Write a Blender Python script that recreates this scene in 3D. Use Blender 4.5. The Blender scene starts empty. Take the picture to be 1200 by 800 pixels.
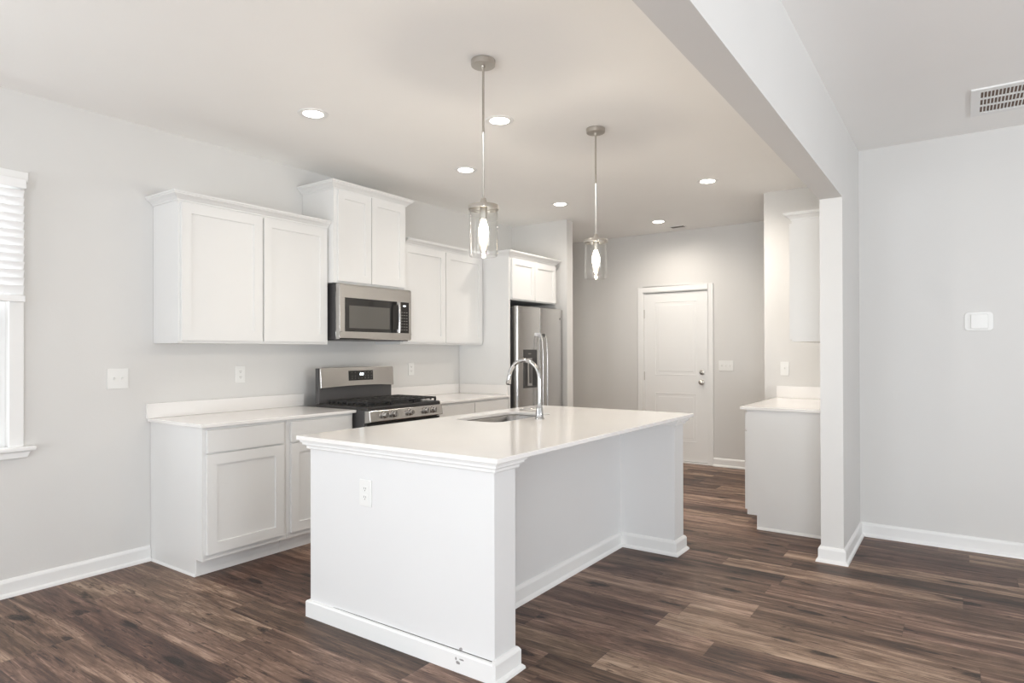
import bpy, bmesh, math, random
from mathutils import Vector, Matrix
random.seed(4)
SC = bpy.context.scene
COL = SC.collection

# ------------------------------------------------------------------ camera
def make_camera():
    f, yaw, pitch, roll, cy, h = 749.78, .6124, .0043, -.0024, 408.99, 1.3122
    s, c = math.sin(yaw), math.cos(yaw)
    R0 = Matrix(((c, s, 0), (-s, c, 0), (0, 0, 1)))
    cp, sp = math.cos(pitch), math.sin(pitch)
    Rp = Matrix(((1, 0, 0), (0, cp, sp), (0, -sp, cp)))
    cr, sr = math.cos(roll), math.sin(roll)
    Rr = Matrix(((cr, 0, sr), (0, 1, 0), (-sr, 0, cr)))
    R = Rr @ Rp @ R0
    right, fwd, up = R[0], R[1], R[2]
    m = Matrix(((right[0], up[0], -fwd[0], 0), (right[1], up[1], -fwd[1], 0),
                (right[2], up[2], -fwd[2], h), (0, 0, 0, 1)))
    cd = bpy.data.cameras.new('camera')
    cd.sensor_fit = 'HORIZONTAL'; cd.sensor_width = 36
    cd.lens = f / 1200 * 36
    cd.shift_y = (cy - 400) / 1200
    cd.clip_start = .05; cd.clip_end = 100
    o = bpy.data.objects.new('camera', cd); COL.objects.link(o)
    o.matrix_world = m
    SC.camera = o
make_camera()

# ------------------------------------------------------------------ light and exposure
SC.view_settings.view_transform = 'Standard'
SC.view_settings.look = 'None'
SC.view_settings.gamma = 1
SC.view_settings.use_curve_mapping = False
SC.view_settings.exposure = 0.0
SC.cycles.use_denoising = True
SC.cycles.max_bounces = 14
SC.cycles.diffuse_bounces = 9
SC.cycles.glossy_bounces = 6
SC.cycles.transparent_max_bounces = 16
SC.cycles.sample_clamp_indirect = 6
SC.cycles.caustics_reflective = False
SC.cycles.caustics_refractive = False

W = bpy.data.worlds.new('daylight'); SC.world = W; W.use_nodes = True
W.node_tree.nodes['Background'].inputs[0].default_value = (.93, .97, 1, 1)
W.node_tree.nodes['Background'].inputs[1].default_value = 1.3

def area(name, loc, direction, sx, sy, power, col):
    d = bpy.data.lights.new(name, 'AREA'); d.shape = 'RECTANGLE'
    d.size = sx; d.size_y = sy; d.energy = power; d.color = col
    o = bpy.data.objects.new(name, d); COL.objects.link(o)
    o.location = loc
    o.rotation_euler = Vector(direction).to_track_quat('-Z', 'Y').to_euler()
    return o
DAY = (.91, .957, 1.0)
P_REAR, P_EAST, P_SIDE = 310, 258, 34
DOWN_W, PEND_W = 6.5, 11.5
# area lights outside unseen openings added for daylight, and outside the left window
area('added_daylight_rear', (-2.6, -3.75, .75), (0, 1, 1.3), 2.2, 2.1, P_REAR * .42, DAY)
area('added_daylight_rear_right', (1.4, -3.75, .65), (0, 1, 1.3), 2.4, 2.3, P_REAR, DAY)
area('added_daylight_east', (5.1, .9, .95), (-1, 0, 1.05), 2.6, 1.7, P_EAST, DAY)
area('added_daylight_left', (-4.85, -1.2, 1.6), (1, .05, -.35), 1.7, 1.9, 100, DAY)  # added, out of view, to brighten the floor on the left
area('daylight_left_window', (-4.75, .83, 1.6), (1, 0, -.35), 1.1, 1.6, P_SIDE, DAY)

# ------------------------------------------------------------------ node helpers
def new_mat(name):
    m = bpy.data.materials.new(name); m.use_nodes = True
    nt = m.node_tree
    return m, nt, nt.nodes['Principled BSDF']
def nd(nt, kind, **kw):
    n = nt.nodes.new(kind)
    for k, v in kw.items(): setattr(n, k, v)
    return n
def mth(nt, op, a, b=None, c=None):
    n = nt.nodes.new('ShaderNodeMath'); n.operation = op
    for i, v in enumerate((a, b, c)):
        if v is None: continue
        if isinstance(v, (int, float)): n.inputs[i].default_value = v
        else: nt.links.new(v, n.inputs[i])
    return n.outputs[0]
def srgb(r, g, b):
    f = lambda x: (x / 255 / 12.92) if x / 255 <= .04045 else ((x / 255 + .055) / 1.055) ** 2.4
    return (f(r), f(g), f(b), 1)
def paint(name, col, rough=.6, var=.012, bump=.0, scale=60, spec=.5):
    m, nt, b = new_mat(name)
    tc = nd(nt, 'ShaderNodeTexCoord')
    no = nd(nt, 'ShaderNodeTexNoise'); no.inputs['Scale'].default_value = 2.5; no.inputs['Detail'].default_value = 3
    nt.links.new(tc.outputs['Object'], no.inputs['Vector'])
    cr = nd(nt, 'ShaderNodeValToRGB')
    cr.color_ramp.elements[0].position = .3; cr.color_ramp.elements[1].position = .7
    cr.color_ramp.elements[0].color = tuple(max(0, v * (1 - var)) for v in col[:3]) + (1,)
    cr.color_ramp.elements[1].color = tuple(min(1, v * (1 + var)) for v in col[:3]) + (1,)
    nt.links.new(no.outputs['Fac'], cr.inputs['Fac']); nt.links.new(cr.outputs['Color'], b.inputs['Base Color'])
    b.inputs['Roughness'].default_value = rough
    b.inputs['Specular IOR Level'].default_value = spec
    if bump:
        n2 = nd(nt, 'ShaderNodeTexNoise'); n2.inputs['Scale'].default_value = scale; n2.inputs['Detail'].default_value = 4
        nt.links.new(tc.outputs['Object'], n2.inputs['Vector'])
        bp = nd(nt, 'ShaderNodeBump'); bp.inputs['Strength'].default_value = bump; bp.inputs['Distance'].default_value = .002
        nt.links.new(n2.outputs['Fac'], bp.inputs['Height']); nt.links.new(bp.outputs['Normal'], b.inputs['Normal'])
    return m
def metal(name, col, rough=.28, streak=(1, 1, 60), amount=.12, metallic=1.0):
    m, nt, b = new_mat(name)
    tc = nd(nt, 'ShaderNodeTexCoord'); mp = nd(nt, 'ShaderNodeMapping'); mp.inputs['Scale'].default_value = streak
    no = nd(nt, 'ShaderNodeTexNoise'); no.inputs['Scale'].default_value = 6; no.inputs['Detail'].default_value = 5
    nt.links.new(tc.outputs['Object'], mp.inputs['Vector']); nt.links.new(mp.outputs['Vector'], no.inputs['Vector'])
    b.inputs['Base Color'].default_value = col; b.inputs['Metallic'].default_value = metallic
    r = mth(nt, 'MULTIPLY_ADD', no.outputs['Fac'], amount, rough - amount / 2)
    nt.links.new(r, b.inputs['Roughness'])
    return m
def plain(name, col, rough=.4, metallic=0.0, emit=None, estr=0):
    m, nt, b = new_mat(name)
    tc = nd(nt, 'ShaderNodeTexCoord'); no = nd(nt, 'ShaderNodeTexNoise'); no.inputs['Scale'].default_value = 25
    nt.links.new(tc.outputs['Object'], no.inputs['Vector'])
    nt.links.new(mth(nt, 'MULTIPLY_ADD', no.outputs['Fac'], .06, rough - .03), b.inputs['Roughness'])
    b.inputs['Base Color'].default_value = col; b.inputs['Metallic'].default_value = metallic
    if emit:
        b.inputs['Emission Color'].default_value = emit; b.inputs['Emission Strength'].default_value = estr
    return m

def floor_material():
    m, nt, b = new_mat('vinyl_plank')
    tc = nd(nt, 'ShaderNodeTexCoord'); sx = nd(nt, 'ShaderNodeSeparateXYZ')
    nt.links.new(tc.outputs['Object'], sx.inputs[0])
    x, y = sx.outputs[0], sx.outputs[1]
    WD, LN = .178, 1.22
    row = mth(nt, 'FLOOR', mth(nt, 'DIVIDE', y, WD))
    wn = nd(nt, 'ShaderNodeTexWhiteNoise', noise_dimensions='1D'); nt.links.new(row, wn.inputs['W'])
    xs = mth(nt, 'ADD', mth(nt, 'DIVIDE', x, LN), mth(nt, 'MULTIPLY', wn.outputs['Value'], 7.3))
    pl = mth(nt, 'FLOOR', xs)
    cv = nd(nt, 'ShaderNodeCombineXYZ'); nt.links.new(row, cv.inputs[0]); nt.links.new(pl, cv.inputs[1])
    w2 = nd(nt, 'ShaderNodeTexWhiteNoise', noise_dimensions='2D'); nt.links.new(cv.outputs[0], w2.inputs['Vector'])
    pid = w2.outputs['Value']
    # seams
    fy = mth(nt, 'FRACT', mth(nt, 'DIVIDE', y, WD)); fx = mth(nt, 'FRACT', xs)
    ey = mth(nt, 'MULTIPLY', mth(nt, 'MINIMUM', fy, mth(nt, 'SUBTRACT', 1, fy)), WD)
    ex = mth(nt, 'MULTIPLY', mth(nt, 'MINIMUM', fx, mth(nt, 'SUBTRACT', 1, fx)), LN)
    edge = mth(nt, 'MINIMUM', ex, ey)
    seam = mth(nt, 'SUBTRACT', 1, mth(nt, 'MINIMUM', 1, mth(nt, 'DIVIDE', edge, .0016)))
    def grain(scx, scy, scale, detail, rough, off, dist=0):
        c = nd(nt, 'ShaderNodeCombineXYZ')
        nt.links.new(mth(nt, 'MULTIPLY_ADD', pid, off, mth(nt, 'MULTIPLY', x, scx)), c.inputs[0])
        nt.links.new(mth(nt, 'MULTIPLY', y, scy), c.inputs[1])
        nt.links.new(mth(nt, 'MULTIPLY', pid, off), c.inputs[2])
        n = nd(nt, 'ShaderNodeTexNoise'); n.inputs['Scale'].default_value = scale
        n.inputs['Detail'].default_value = detail; n.inputs['Roughness'].default_value = rough
        n.inputs['Distortion'].default_value = dist
        nt.links.new(c.outputs[0], n.inputs['Vector']); return n.outputs['Fac']
    g1 = grain(1.0, 9, 1.6, 6, .62, 31, .9)         # broad cathedral tone
    g2 = grain(2.6, 48, 2.0, 8, .78, 57, .6)         # fine grain
    g3 = grain(3.2, 15, 1.9, 4, .6, 83, 1.2)        # knots and dark cracks
    ramp = nd(nt, 'ShaderNodeValToRGB'); e = ramp.color_ramp.elements
    e[0].position = .0; e[0].color = srgb(*FLOOR_C[0])
    e[1].position = 1.0; e[1].color = srgb(*FLOOR_C[3])
    k = e.new(.36); k.color = srgb(*FLOOR_C[1]); k = e.new(.62); k.color = srgb(*FLOOR_C[2])
    t = mth(nt, 'ADD', mth(nt, 'MULTIPLY', mth(nt, 'SUBTRACT', g1, .5), 1.5),
            mth(nt, 'ADD', mth(nt, 'MULTIPLY', mth(nt, 'SUBTRACT', pid, .5), .42),
                mth(nt, 'MULTIPLY_ADD', mth(nt, 'SUBTRACT', g2, .5), 1.35, .5)))
    kn = nd(nt, 'ShaderNodeMapRange'); kn.inputs['From Min'].default_value = .27; kn.inputs['From Max'].default_value = .40
    kn.inputs['To Min'].default_value = .55; kn.inputs['To Max'].default_value = 0
    nt.links.new(g3, kn.inputs['Value'])
    t = mth(nt, 'SUBTRACT', t, kn.outputs[0])
    kc = nd(nt, 'ShaderNodeCombineXYZ')
    wob = mth(nt, 'MULTIPLY', mth(nt, 'SUBTRACT', g1, .5), .5)
    nt.links.new(mth(nt, 'ADD', mth(nt, 'MULTIPLY', x, 1.9), wob), kc.inputs[0])
    nt.links.new(mth(nt, 'ADD', mth(nt, 'MULTIPLY', y, 5.2), mth(nt, 'ADD', wob, mth(nt, 'MULTIPLY', pid, 40))), kc.inputs[1])
    vo = nd(nt, 'ShaderNodeTexVoronoi', voronoi_dimensions='2D'); vo.inputs['Scale'].default_value = 1.0
    nt.links.new(kc.outputs[0], vo.inputs['Vector'])
    sc3 = nd(nt, 'ShaderNodeSeparateColor'); nt.links.new(vo.outputs['Color'], sc3.inputs[0])
    has = mth(nt, 'GREATER_THAN', sc3.outputs[0], .5)
    kd = nd(nt, 'ShaderNodeMapRange'); kd.interpolation_type = 'SMOOTHSTEP'
    kd.inputs['From Min'].default_value = .03; kd.inputs['From Max'].default_value = .17
    kd.inputs['To Min'].default_value = .55; kd.inputs['To Max'].default_value = 0
    nt.links.new(vo.outputs['Distance'], kd.inputs['Value'])
    rg = mth(nt, 'MULTIPLY', mth(nt, 'SINE', mth(nt, 'MULTIPLY', vo.outputs['Distance'], 95)), mth(nt, 'MULTIPLY', kd.outputs[0], .35))
    t = mth(nt, 'SUBTRACT', t, mth(nt, 'MULTIPLY', has, mth(nt, 'ADD', kd.outputs[0], rg)))
    g4 = grain(1.1, 22, 1.3, 3, .5, 119, 2.0)       # thin dark checks along the grain
    ck = nd(nt, 'ShaderNodeMapRange'); ck.inputs['From Min'].default_value = .0; ck.inputs['From Max'].default_value = .012
    ck.inputs['To Min'].default_value = .42; ck.inputs['To Max'].default_value = 0
    nt.links.new(mth(nt, 'ABSOLUTE', mth(nt, 'SUBTRACT', g4, .62)), ck.inputs['Value'])
    t = mth(nt, 'SUBTRACT', t, mth(nt, 'MULTIPLY', ck.outputs[0], mth(nt, 'GREATER_THAN', g1, .46)))
    nt.links.new(t, ramp.inputs['Fac'])
    hs = nd(nt, 'ShaderNodeHueSaturation')
    nt.links.new(mth(nt, 'MULTIPLY_ADD', w2.outputs['Color'], .022, .489), hs.inputs['Hue']); hs.inputs['Saturation'].default_value = 1.05
    nt.links.new(ramp.outputs['Color'], hs.inputs['Color'])
    mx = nd(nt, 'ShaderNodeMix', data_type='RGBA'); nt.links.new(mth(nt, 'MULTIPLY', seam, .55), mx.inputs[0])
    nt.links.new(hs.outputs['Color'], mx.inputs[6]); mx.inputs[7].default_value = srgb(38, 28, 24)
    nt.links.new(mx.outputs[2], b.inputs['Base Color'])
    nt.links.new(mth(nt, 'MULTIPLY_ADD', g2, .16, .36), b.inputs['Roughness'])
    b.inputs['Specular IOR Level'].default_value = .32
    bp = nd(nt, 'ShaderNodeBump'); bp.inputs['Strength'].default_value = .35; bp.inputs['Distance'].default_value = .0015
    nt.links.new(mth(nt, 'SUBTRACT', g2, mth(nt, 'MULTIPLY', seam, .8)), bp.inputs['Height'])
    nt.links.new(bp.outputs['Normal'], b.inputs['Normal'])
    return m
FLOOR_C = [(34, 24, 19), (83, 63, 53), (122, 98, 84), (186, 160, 142)]

def clear_glass(name, rough=.0, tint=(1, 1, 1, 1), refl=1.0):
    # thin clear glass: Fresnel reflection over straight transmission
    m = bpy.data.materials.new(name); m.use_nodes = True; nt = m.node_tree
    for n in list(nt.nodes): nt.nodes.remove(n)
    out = nd(nt, 'ShaderNodeOutputMaterial'); tr = nd(nt, 'ShaderNodeBsdfTransparent'); tr.inputs[0].default_value = tint
    gl = nd(nt, 'ShaderNodeBsdfGlossy'); gl.inputs['Roughness'].default_value = rough
    mix = nd(nt, 'ShaderNodeMixShader')
    lw = nd(nt, 'ShaderNodeLayerWeight'); lw.inputs[0].default_value = .5
    k = mth(nt, 'MULTIPLY_ADD', mth(nt, 'POWER', lw.outputs['Facing'], 4), .75 * refl, .035)
    nt.links.new(k, mix.inputs[0])
    nt.links.new(tr.outputs[0], mix.inputs[1]); nt.links.new(gl.outputs[0], mix.inputs[2]); nt.links.new(mix.outputs[0], out.inputs[0])
    return m

M = {}
M['wall'] = paint('wall_paint', srgb(213, 212, 210), .62, .008, .12, 90)
M['ceiling'] = paint('ceiling_paint', srgb(242, 241, 239), .75, .006, .15, 70)
M['trim'] = paint('white_trim', srgb(233, 233, 232), .35, .006)
M['cab'] = paint('cabinet_white', srgb(224, 224, 223), .38, .006)
M['cabin'] = paint('cabinet_interior', srgb(205, 186, 160), .6, .03)
M['isl'] = paint('island_paint', srgb(222, 222, 222), .45, .006, .05, 90)
M['quartz'] = paint('white_quartz', srgb(235, 233, 231), .12, .012)
M['blind'] = paint('blind_slat', srgb(236, 236, 236), .5, .004)
M['plate'] = paint('plastic_white', srgb(228, 228, 226), .32, .004)
M['slot'] = plain('dark_slot', srgb(96, 92, 88), .5)
M['steel'] = metal('stainless_steel', (.56, .545, .53, 1), .21, (1, 1, 14), .06)
M['steelv'] = metal('stainless_steel_vertical', (.50, .49, .48, 1), .25, (14, 14, 1), .06)
M['nickel'] = metal('brushed_nickel', (.55, .52, .48, 1), .3, (1, 1, 40), .1)
M['chrome'] = metal('polished_chrome', (.52, .515, .51, 1), .12, (1, 1, 1), .03)
M['sinksteel'] = metal('brushed_sink_steel', (.36, .35, .34, 1), .26, (1, 14, 1), .06)
M['black'] = plain('black_enamel', srgb(44, 43, 43), .3)
M['case'] = plain('dark_grey_case', srgb(74, 73, 74), .4)
M['iron'] = plain('cast_iron', srgb(32, 32, 33), .5)
M['bglass'] = plain('black_glass', srgb(38, 37, 36), .07)
M['mwin'] = plain('microwave_window', srgb(92, 90, 86), .12)
M['button'] = plain('grey_button_print', srgb(120, 118, 114), .4)
M['lit'] = plain('lit_display', srgb(230, 235, 235), .4, 0, (.9, .95, 1, 1), 2.5)
M['disp'] = plain('dispenser_recess', srgb(58, 57, 57), .35)
M['duct'] = plain('duct_dark', srgb(128, 110, 98), .8)
M['glass'] = clear_glass('clear_glass', 0, (.985, .985, .98, 1), 1.6)
M['pane'] = clear_glass('window_glass')
M['bulb'] = plain('glowing_filament_bulb', srgb(255, 240, 215), .3, 0, (1, .86, .66, 1), 26)
M['led'] = plain('glowing_led_lens', srgb(255, 250, 240), .4, 0, (1, .95, .87, 1), 22)
M['scuff'] = plain('scuff_grey', srgb(150, 147, 146), .8)
M['crack'] = plain('caulk_gap', srgb(92, 90, 88), .8)
M['rubber'] = plain('rubber', srgb(60, 60, 60), .7)  # rubber spray face; also colours the shade strips in the door gaps
M['floor'] = floor_material()
M['lawn'] = paint('pale_lawn', srgb(150, 155, 130), .9, .15)

# ------------------------------------------------------------------ mesh helpers
ORG = {}
class MB:
    def __init__(s): s.bm = bmesh.new()
    def poly(s, pts):
        return s.bm.faces.new([s.bm.verts.new(p) for p in pts])
    def box(s, x0, x1, y0, y1, z0, z1):
        v = [s.bm.verts.new((x, y, z)) for z in (z0, z1) for y in (y0, y1) for x in (x0, x1)]
        for f in ((0, 2, 3, 1), (4, 5, 7, 6), (0, 1, 5, 4), (2, 6, 7, 3), (0, 4, 6, 2), (1, 3, 7, 5)):
            s.bm.faces.new([v[i] for i in f])
        return s
    def obox(s, c, U, V, N, hu, hv, hn):
        c, U, V, N = map(Vector, (c, U, V, N))
        v = [s.bm.verts.new(c + U * a * hu + V * b * hv + N * d * hn) for d in (-1, 1) for b in (-1, 1) for a in (-1, 1)]
        for f in ((0, 2, 3, 1), (4, 5, 7, 6), (0, 1, 5, 4), (2, 6, 7, 3), (0, 4, 6, 2), (1, 3, 7, 5)):
            s.bm.faces.new([v[i] for i in f])
        return s
    def prism(s, pts, axis, a, b):
        """closed 2-D outline extruded along axis; pts in the two other axes in order"""
        def P(p, w):
            q = list(p); q.insert(axis, w); return q
        A = [s.bm.verts.new(P(p, a)) for p in pts]; B = [s.bm.verts.new(P(p, b)) for p in pts]
        n = len(pts)
        for i in range(n): s.bm.faces.new((A[i], A[(i + 1) % n], B[(i + 1) % n], B[i]))
        s.bm.faces.new(A); s.bm.faces.new(B[::-1]); return s
    def loft(s, rings, cap=True, closed=False):
        R = [[s.bm.verts.new(p) for p in r] for r in rings]; n = len(R[0])
        m = len(R)
        for k in range(m if closed else m - 1):
            a, b = R[k], R[(k + 1) % m]
            for i in range(n): s.bm.faces.new((a[i], a[(i + 1) % n], b[(i + 1) % n], b[i]))
        if cap and not closed: s.bm.faces.new(R[0][::-1]); s.bm.faces.new(R[-1])
        return s
    def lathe(s, prof, c=(0, 0, 0), seg=32, axis=2, cap=True):
        rings = []
        for r, z in prof:
            ring = []
            for i in range(seg):
                a = 2 * math.pi * i / seg; u, v = r * math.cos(a), r * math.sin(a)
                p = {2: (u, v, z), 0: (z, u, v), 1: (v, z, u)}[axis]
                ring.append((c[0] + p[0], c[1] + p[1], c[2] + p[2]))
            rings.append(ring)
        return s.loft(rings, cap)
    def tube(s, pts, r, seg=16, cap=True):
        P = [Vector(p) for p in pts]; R = r if isinstance(r, (list, tuple)) else [r] * len(P)
        rings = []; up = None
        for i, p in enumerate(P):
            t = (P[min(i + 1, len(P) - 1)] - P[max(i - 1, 0)]).normalized()
            if up is None:
                up = Vector((0, 0, 1)) if abs(t.z) < .9 else Vector((1, 0, 0))
            n = (up - t * up.dot(t)).normalized(); up = n; b = t.cross(n)
            rings.append([p + (n * math.cos(2 * math.pi * k / seg) + b * math.sin(2 * math.pi * k / seg)) * R[i] for k in range(seg)])
        return s.loft(rings, cap)
    def sweep(s, path, prof, z0=0, closed=False):
        """profile (offset to the right of travel, z) carried along an XY path with mitred corners"""
        P = [Vector((p[0], p[1])) for p in path]; n = len(P)
        def nrm(a, b):
            d = (b - a).normalized(); return Vector((d.y, -d.x))
        cols = []
        for i in range(n):
            if closed or 0 < i < n - 1:
                n1 = nrm(P[i - 1], P[i]); n2 = nrm(P[i], P[(i + 1) % n])
                m = (n1 + n2); m = m / max(1e-6, (1 + n1.dot(n2)))
            elif i == 0: m = nrm(P[0], P[1])
            else: m = nrm(P[-2], P[-1])
            cols.append([s.bm.verts.new((P[i].x + m.x * o, P[i].y + m.y * o, z0 + z)) for o, z in prof])
        k = len(prof)
        for i in range(n if closed else n - 1):
            a, b = cols[i], cols[(i + 1) % n]
            for j in range(k): s.bm.faces.new((a[j], a[(j + 1) % k], b[(j + 1) % k], b[j]))
        if not closed: s.bm.faces.new(cols[0][::-1]); s.bm.faces.new(cols[-1])
        return s
    def rings_panel(s, O, U, V, N, u0, u1, v0, v1, rings):
        """nested rectangles (inset, depth along N); last one filled"""
        O, U, V, N = map(Vector, (O, U, V, N)); prev = None
        for ins, w in rings:
            q = [s.bm.verts.new(O + U * u + V * v + N * w) for u, v in ((u0 + ins, v0 + ins), (u1 - ins, v0 + ins), (u1 - ins, v1 - ins), (u0 + ins, v1 - ins))]
            if prev:
                for i in range(4): s.bm.faces.new((prev[i], prev[(i + 1) % 4], q[(i + 1) % 4], q[i]))
            prev = q
        s.bm.faces.new(prev); return s
    def slab(s, outer, inner, z0, z1):
        """horizontal plate with a hole"""
        bm = s.bm
        for z, flip in ((z1, 0), (z0, 1)):
            eo = [bm.verts.new((x, y, z)) for x, y in outer]; ei = [bm.verts.new((x, y, z)) for x, y in inner]
            ed = [bm.edges.new((l[i], l[(i + 1) % len(l)])) for l in (eo, ei) for i in range(len(l))]
            bmesh.ops.triangle_fill(bm, use_beauty=True, edges=ed)
            if not flip: to, ti = eo, ei
            else: bo, bi = eo, ei
        for a, b in ((to, bo), (ti, bi)):
            for i in range(len(a)): bm.faces.new((a[i], a[(i + 1) % len(a)], b[(i + 1) % len(a)], b[i]))
        return s
    def build(s, name, mat, parent=None, smooth=False, bevel=0, label=None):
        bm = s.bm
        bmesh.ops.remove_doubles(bm, verts=bm.verts, dist=1e-6)
        bmesh.ops.recalc_face_normals(bm, faces=bm.faces)
        if parent is not None: org = ORG[parent.name]
        else:
            xs = [v.co.x for v in bm.verts]; ys = [v.co.y for v in bm.verts]; zs = [v.co.z for v in bm.verts]
            org = Vector(((min(xs) + max(xs)) / 2, (min(ys) + max(ys)) / 2, min(zs)))
        bmesh.ops.translate(bm, verts=bm.verts, vec=-org)
        me = bpy.data.meshes.new(name); bm.to_mesh(me); bm.free()
        me.materials.append(mat)
        o = bpy.data.objects.new(name, me); COL.objects.link(o)
        ORG[o.name] = org
        if parent is not None: o.parent = parent
        else: o.location = org
        if smooth:
            for p in me.polygons: p.use_smooth = True
            try: me.set_sharp_from_angle(angle=math.radians(35))
            except Exception: pass
        if bevel:
            b = o.modifiers.new('bevel', 'BEVEL'); b.width = bevel; b.segments = 2; b.limit_method = 'ANGLE'; b.angle_limit = math.radians(40)
            b.harden_normals = False
        if label: o['label'] = label
        return o
def tag(o, label, cat, group=None):
    o['label'] = label; o['category'] = cat
    if group: o['group'] = group
    return o
def thing(name, loc, label, cat, group=None):
    o = bpy.data.objects.new(name, None); COL.objects.link(o); o.location = loc; o.empty_display_size = .1
    ORG[o.name] = Vector(loc); return tag(o, label, cat, group)
def struct(name, mb, mat, parent=None, **kw):
    o = mb.build(name, mat, parent, **kw)
    if parent is None: o['kind'] = 'structure'
    return o
def dup(root, loc, label):
    """a copy of a thing with copies of its parts and sub-parts"""
    r = root.copy(); COL.objects.link(r); r.location = loc; r['label'] = label
    for ch in list(root.children):
        c = ch.copy(); COL.objects.link(c); c.parent = r
        for g in list(ch.children):
            d = g.copy(); COL.objects.link(d); d.parent = c
    return r

H = 2.743
XL, YF, YR = -4.214, 7.339, 5.172         # left wall, far wall, right-hand wall
PX0, PX1, PY, SOF = -.725, -.597, 4.39, 2.262   # pier faces, pier end, beam soffit
BASE = [(0, 0), (.028, 0), (.026, .012), (.017, .019), (.0145, .022), (.0145, .078), (.011, .088), (.006, .094), (0, .096)]
BASE_NS = [(0, 0), (.0145, 0), (.0145, .070), (.011, .079), (.006, .084), (0, .086)]
CROWN = [(0, 0), (.007, 0), (.009, .008), (.017, .014), (.024, .022), (.038, .030), (.044, .034), (.044, .040), (.050, .042), (.050, .052), (0, .052)]

# ------------------------------------------------------------------ room shell
struct('floor', MB().box(-4.5, 4.6, -3.2, 7.6, -.1, 0), M['floor'])
struct('ceiling', MB().box(-4.5, 4.6, -3.2, 7.6, H, H + .1), M['ceiling'])
WY0, WY1, WZ0, WZ1 = .40, 1.262, .80, 2.25
w = MB()
w.box(XL - .13, XL, -3.2, -2.0, 0, H); w.box(XL - .13, XL, -.4, WY0, 0, H); w.box(XL - .13, XL, -2.0, -.4, 0, .35); w.box(XL - .13, XL, -2.0, -.4, 2.3, H); w.box(XL - .13, XL, WY1, 7.6, 0, H)  # includes a second opening out of view, added to let light in
w.box(XL - .13, XL, WY0, WY1, 0, WZ0); w.box(XL - .13, XL, WY0, WY1, WZ1, H)
struct('wall_left', w, M['wall'])
DX0, DX1, DZ = -3.195, -2.385, 2.035
w = MB(); w.box(XL, DX0, YF, YF + .12, 0, H); w.box(DX1, -1.33, YF, YF + .12, 0, H); w.box(DX0, DX1, YF, YF + .12, DZ, H)
struct('wall_far', w, M['wall'])
struct('wall_fridge_side', MB().box(XL, -3.49, 6.005, 6.13, 0, H), M['wall'])
struct('wall_hall_right', MB().box(-1.456, -1.33, 6.16, YF, 0, H), M['wall'])
struct('wall_stub', MB().box(-1.456, PX0, 6.04, 6.16, 0, H), M['wall'])
w = MB(); w.box(PX0, PX1, PY, 6.16, 0, H)
struct('wall_pier', w, M['wall'])
struct('beam', MB().box(PX0, PX1, -3.0, PY, SOF, H), M['wall'])
struct('wall_right', MB().box(PX1, 4.6, YR, YR + .12, 0, H), M['wall'])
w = MB(); w.box(4.4, 4.53, -3.2, -.5, 0, H); w.box(4.4, 4.53, 2.3, YR, 0, H); w.box(4.4, 4.53, -.5, 2.3, 0, .6); w.box(4.4, 4.53, -.5, 2.3, 2.3, H)  # unseen east opening, added to admit light from the right
struct('wall_east', w, M['wall'])
w = MB()
for a, b in ((-4.5, -3.7), (-1.5, .2), (2.6, 4.6)): w.box(a, b, -3.13, -3.0, 0, H)
w.box(-3.7, -1.5, -3.13, -3.0, 0, .4); w.box(-3.7, -1.5, -3.13, -3.0, 2.5, H); w.box(.2, 2.6, -3.13, -3.0, 2.4, H)  # rear openings out of view, added for the daylight lamps
struct('wall_rear', w, M['wall'])

gr = MB().box(-30, -4.5, -20, 20, -.3, -.15)
struct('ground', gr, M['lawn'])
# baseboards with shoe moulding
struct('baseboard_left', MB().sweep([(XL, -3.0), (XL, 2.0)], BASE), M['trim'])
struct('baseboard_far', MB().sweep([(-2.333, YF), (-1.456, YF)], BASE), M['trim'])
struct('baseboard_far_left', MB().sweep([(XL, YF), (-3.262, YF)], BASE), M['trim'])
struct('baseboard_partition', MB().sweep([(-3.49, 6.005), (-3.49, 6.13), (XL, 6.13)], BASE), M['trim'])
struct('baseboard_hall', MB().sweep([(-1.456, YF), (-1.456, 6.05)], BASE), M['trim'])
struct('baseboard_right', MB().sweep([(PX0, 4.914), (PX0, PY), (PX1, PY), (PX1, YR), (4.4, YR)], BASE), M['trim'])

# left window: frame, sash, pane, casing, sill
win = struct('window_1', MB().box(XL - .12, XL - .04, WY0, WY0 + .03, WZ0, WZ1).box(XL - .12, XL - .04, WY1 - .03, WY1, WZ0, WZ1)
             .box(XL - .12, XL - .04, WY0 + .03, WY1 - .03, WZ0, WZ0 + .03).box(XL - .12, XL - .04, WY0 + .03, WY1 - .03, WZ1 - .03, WZ1)
             .box(XL - .11, XL - .05, WY0 + .03, WY1 - .03, 1.50, 1.54), M['trim'])
s_ = MB()
for a, b in ((WZ0 + .03, 1.5), (1.54, WZ1 - .03)):
    s_.box(XL - .10, XL - .06, WY0 + .03, WY0 + .07, a, b); s_.box(XL - .10, XL - .06, WY1 - .07, WY1 - .03, a, b)
    s_.box(XL - .10, XL - .06, WY0 + .07, WY1 - .07, a, a + .04); s_.box(XL - .10, XL - .06, WY0 + .07, WY1 - .07, b - .04, b)
s_.build('sash', M['trim'], win)
MB().box(XL - .083, XL - .079, WY0 + .07, WY1 - .07, WZ0 + .06, WZ1 - .06).build('pane', M['pane'], win)
c_ = MB(); c_.box(XL, XL + .02, WY1, WY1 + .066, WZ0, WZ1); c_.box(XL, XL + .02, WY0 - .066, WY0, WZ0, WZ1)
c_.box(XL, XL + .024, WY0 - .085, WY1 + .085, WZ1, WZ1 + .052)
struct('trim_1', c_, M['trim'], bevel=.002)
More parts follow.
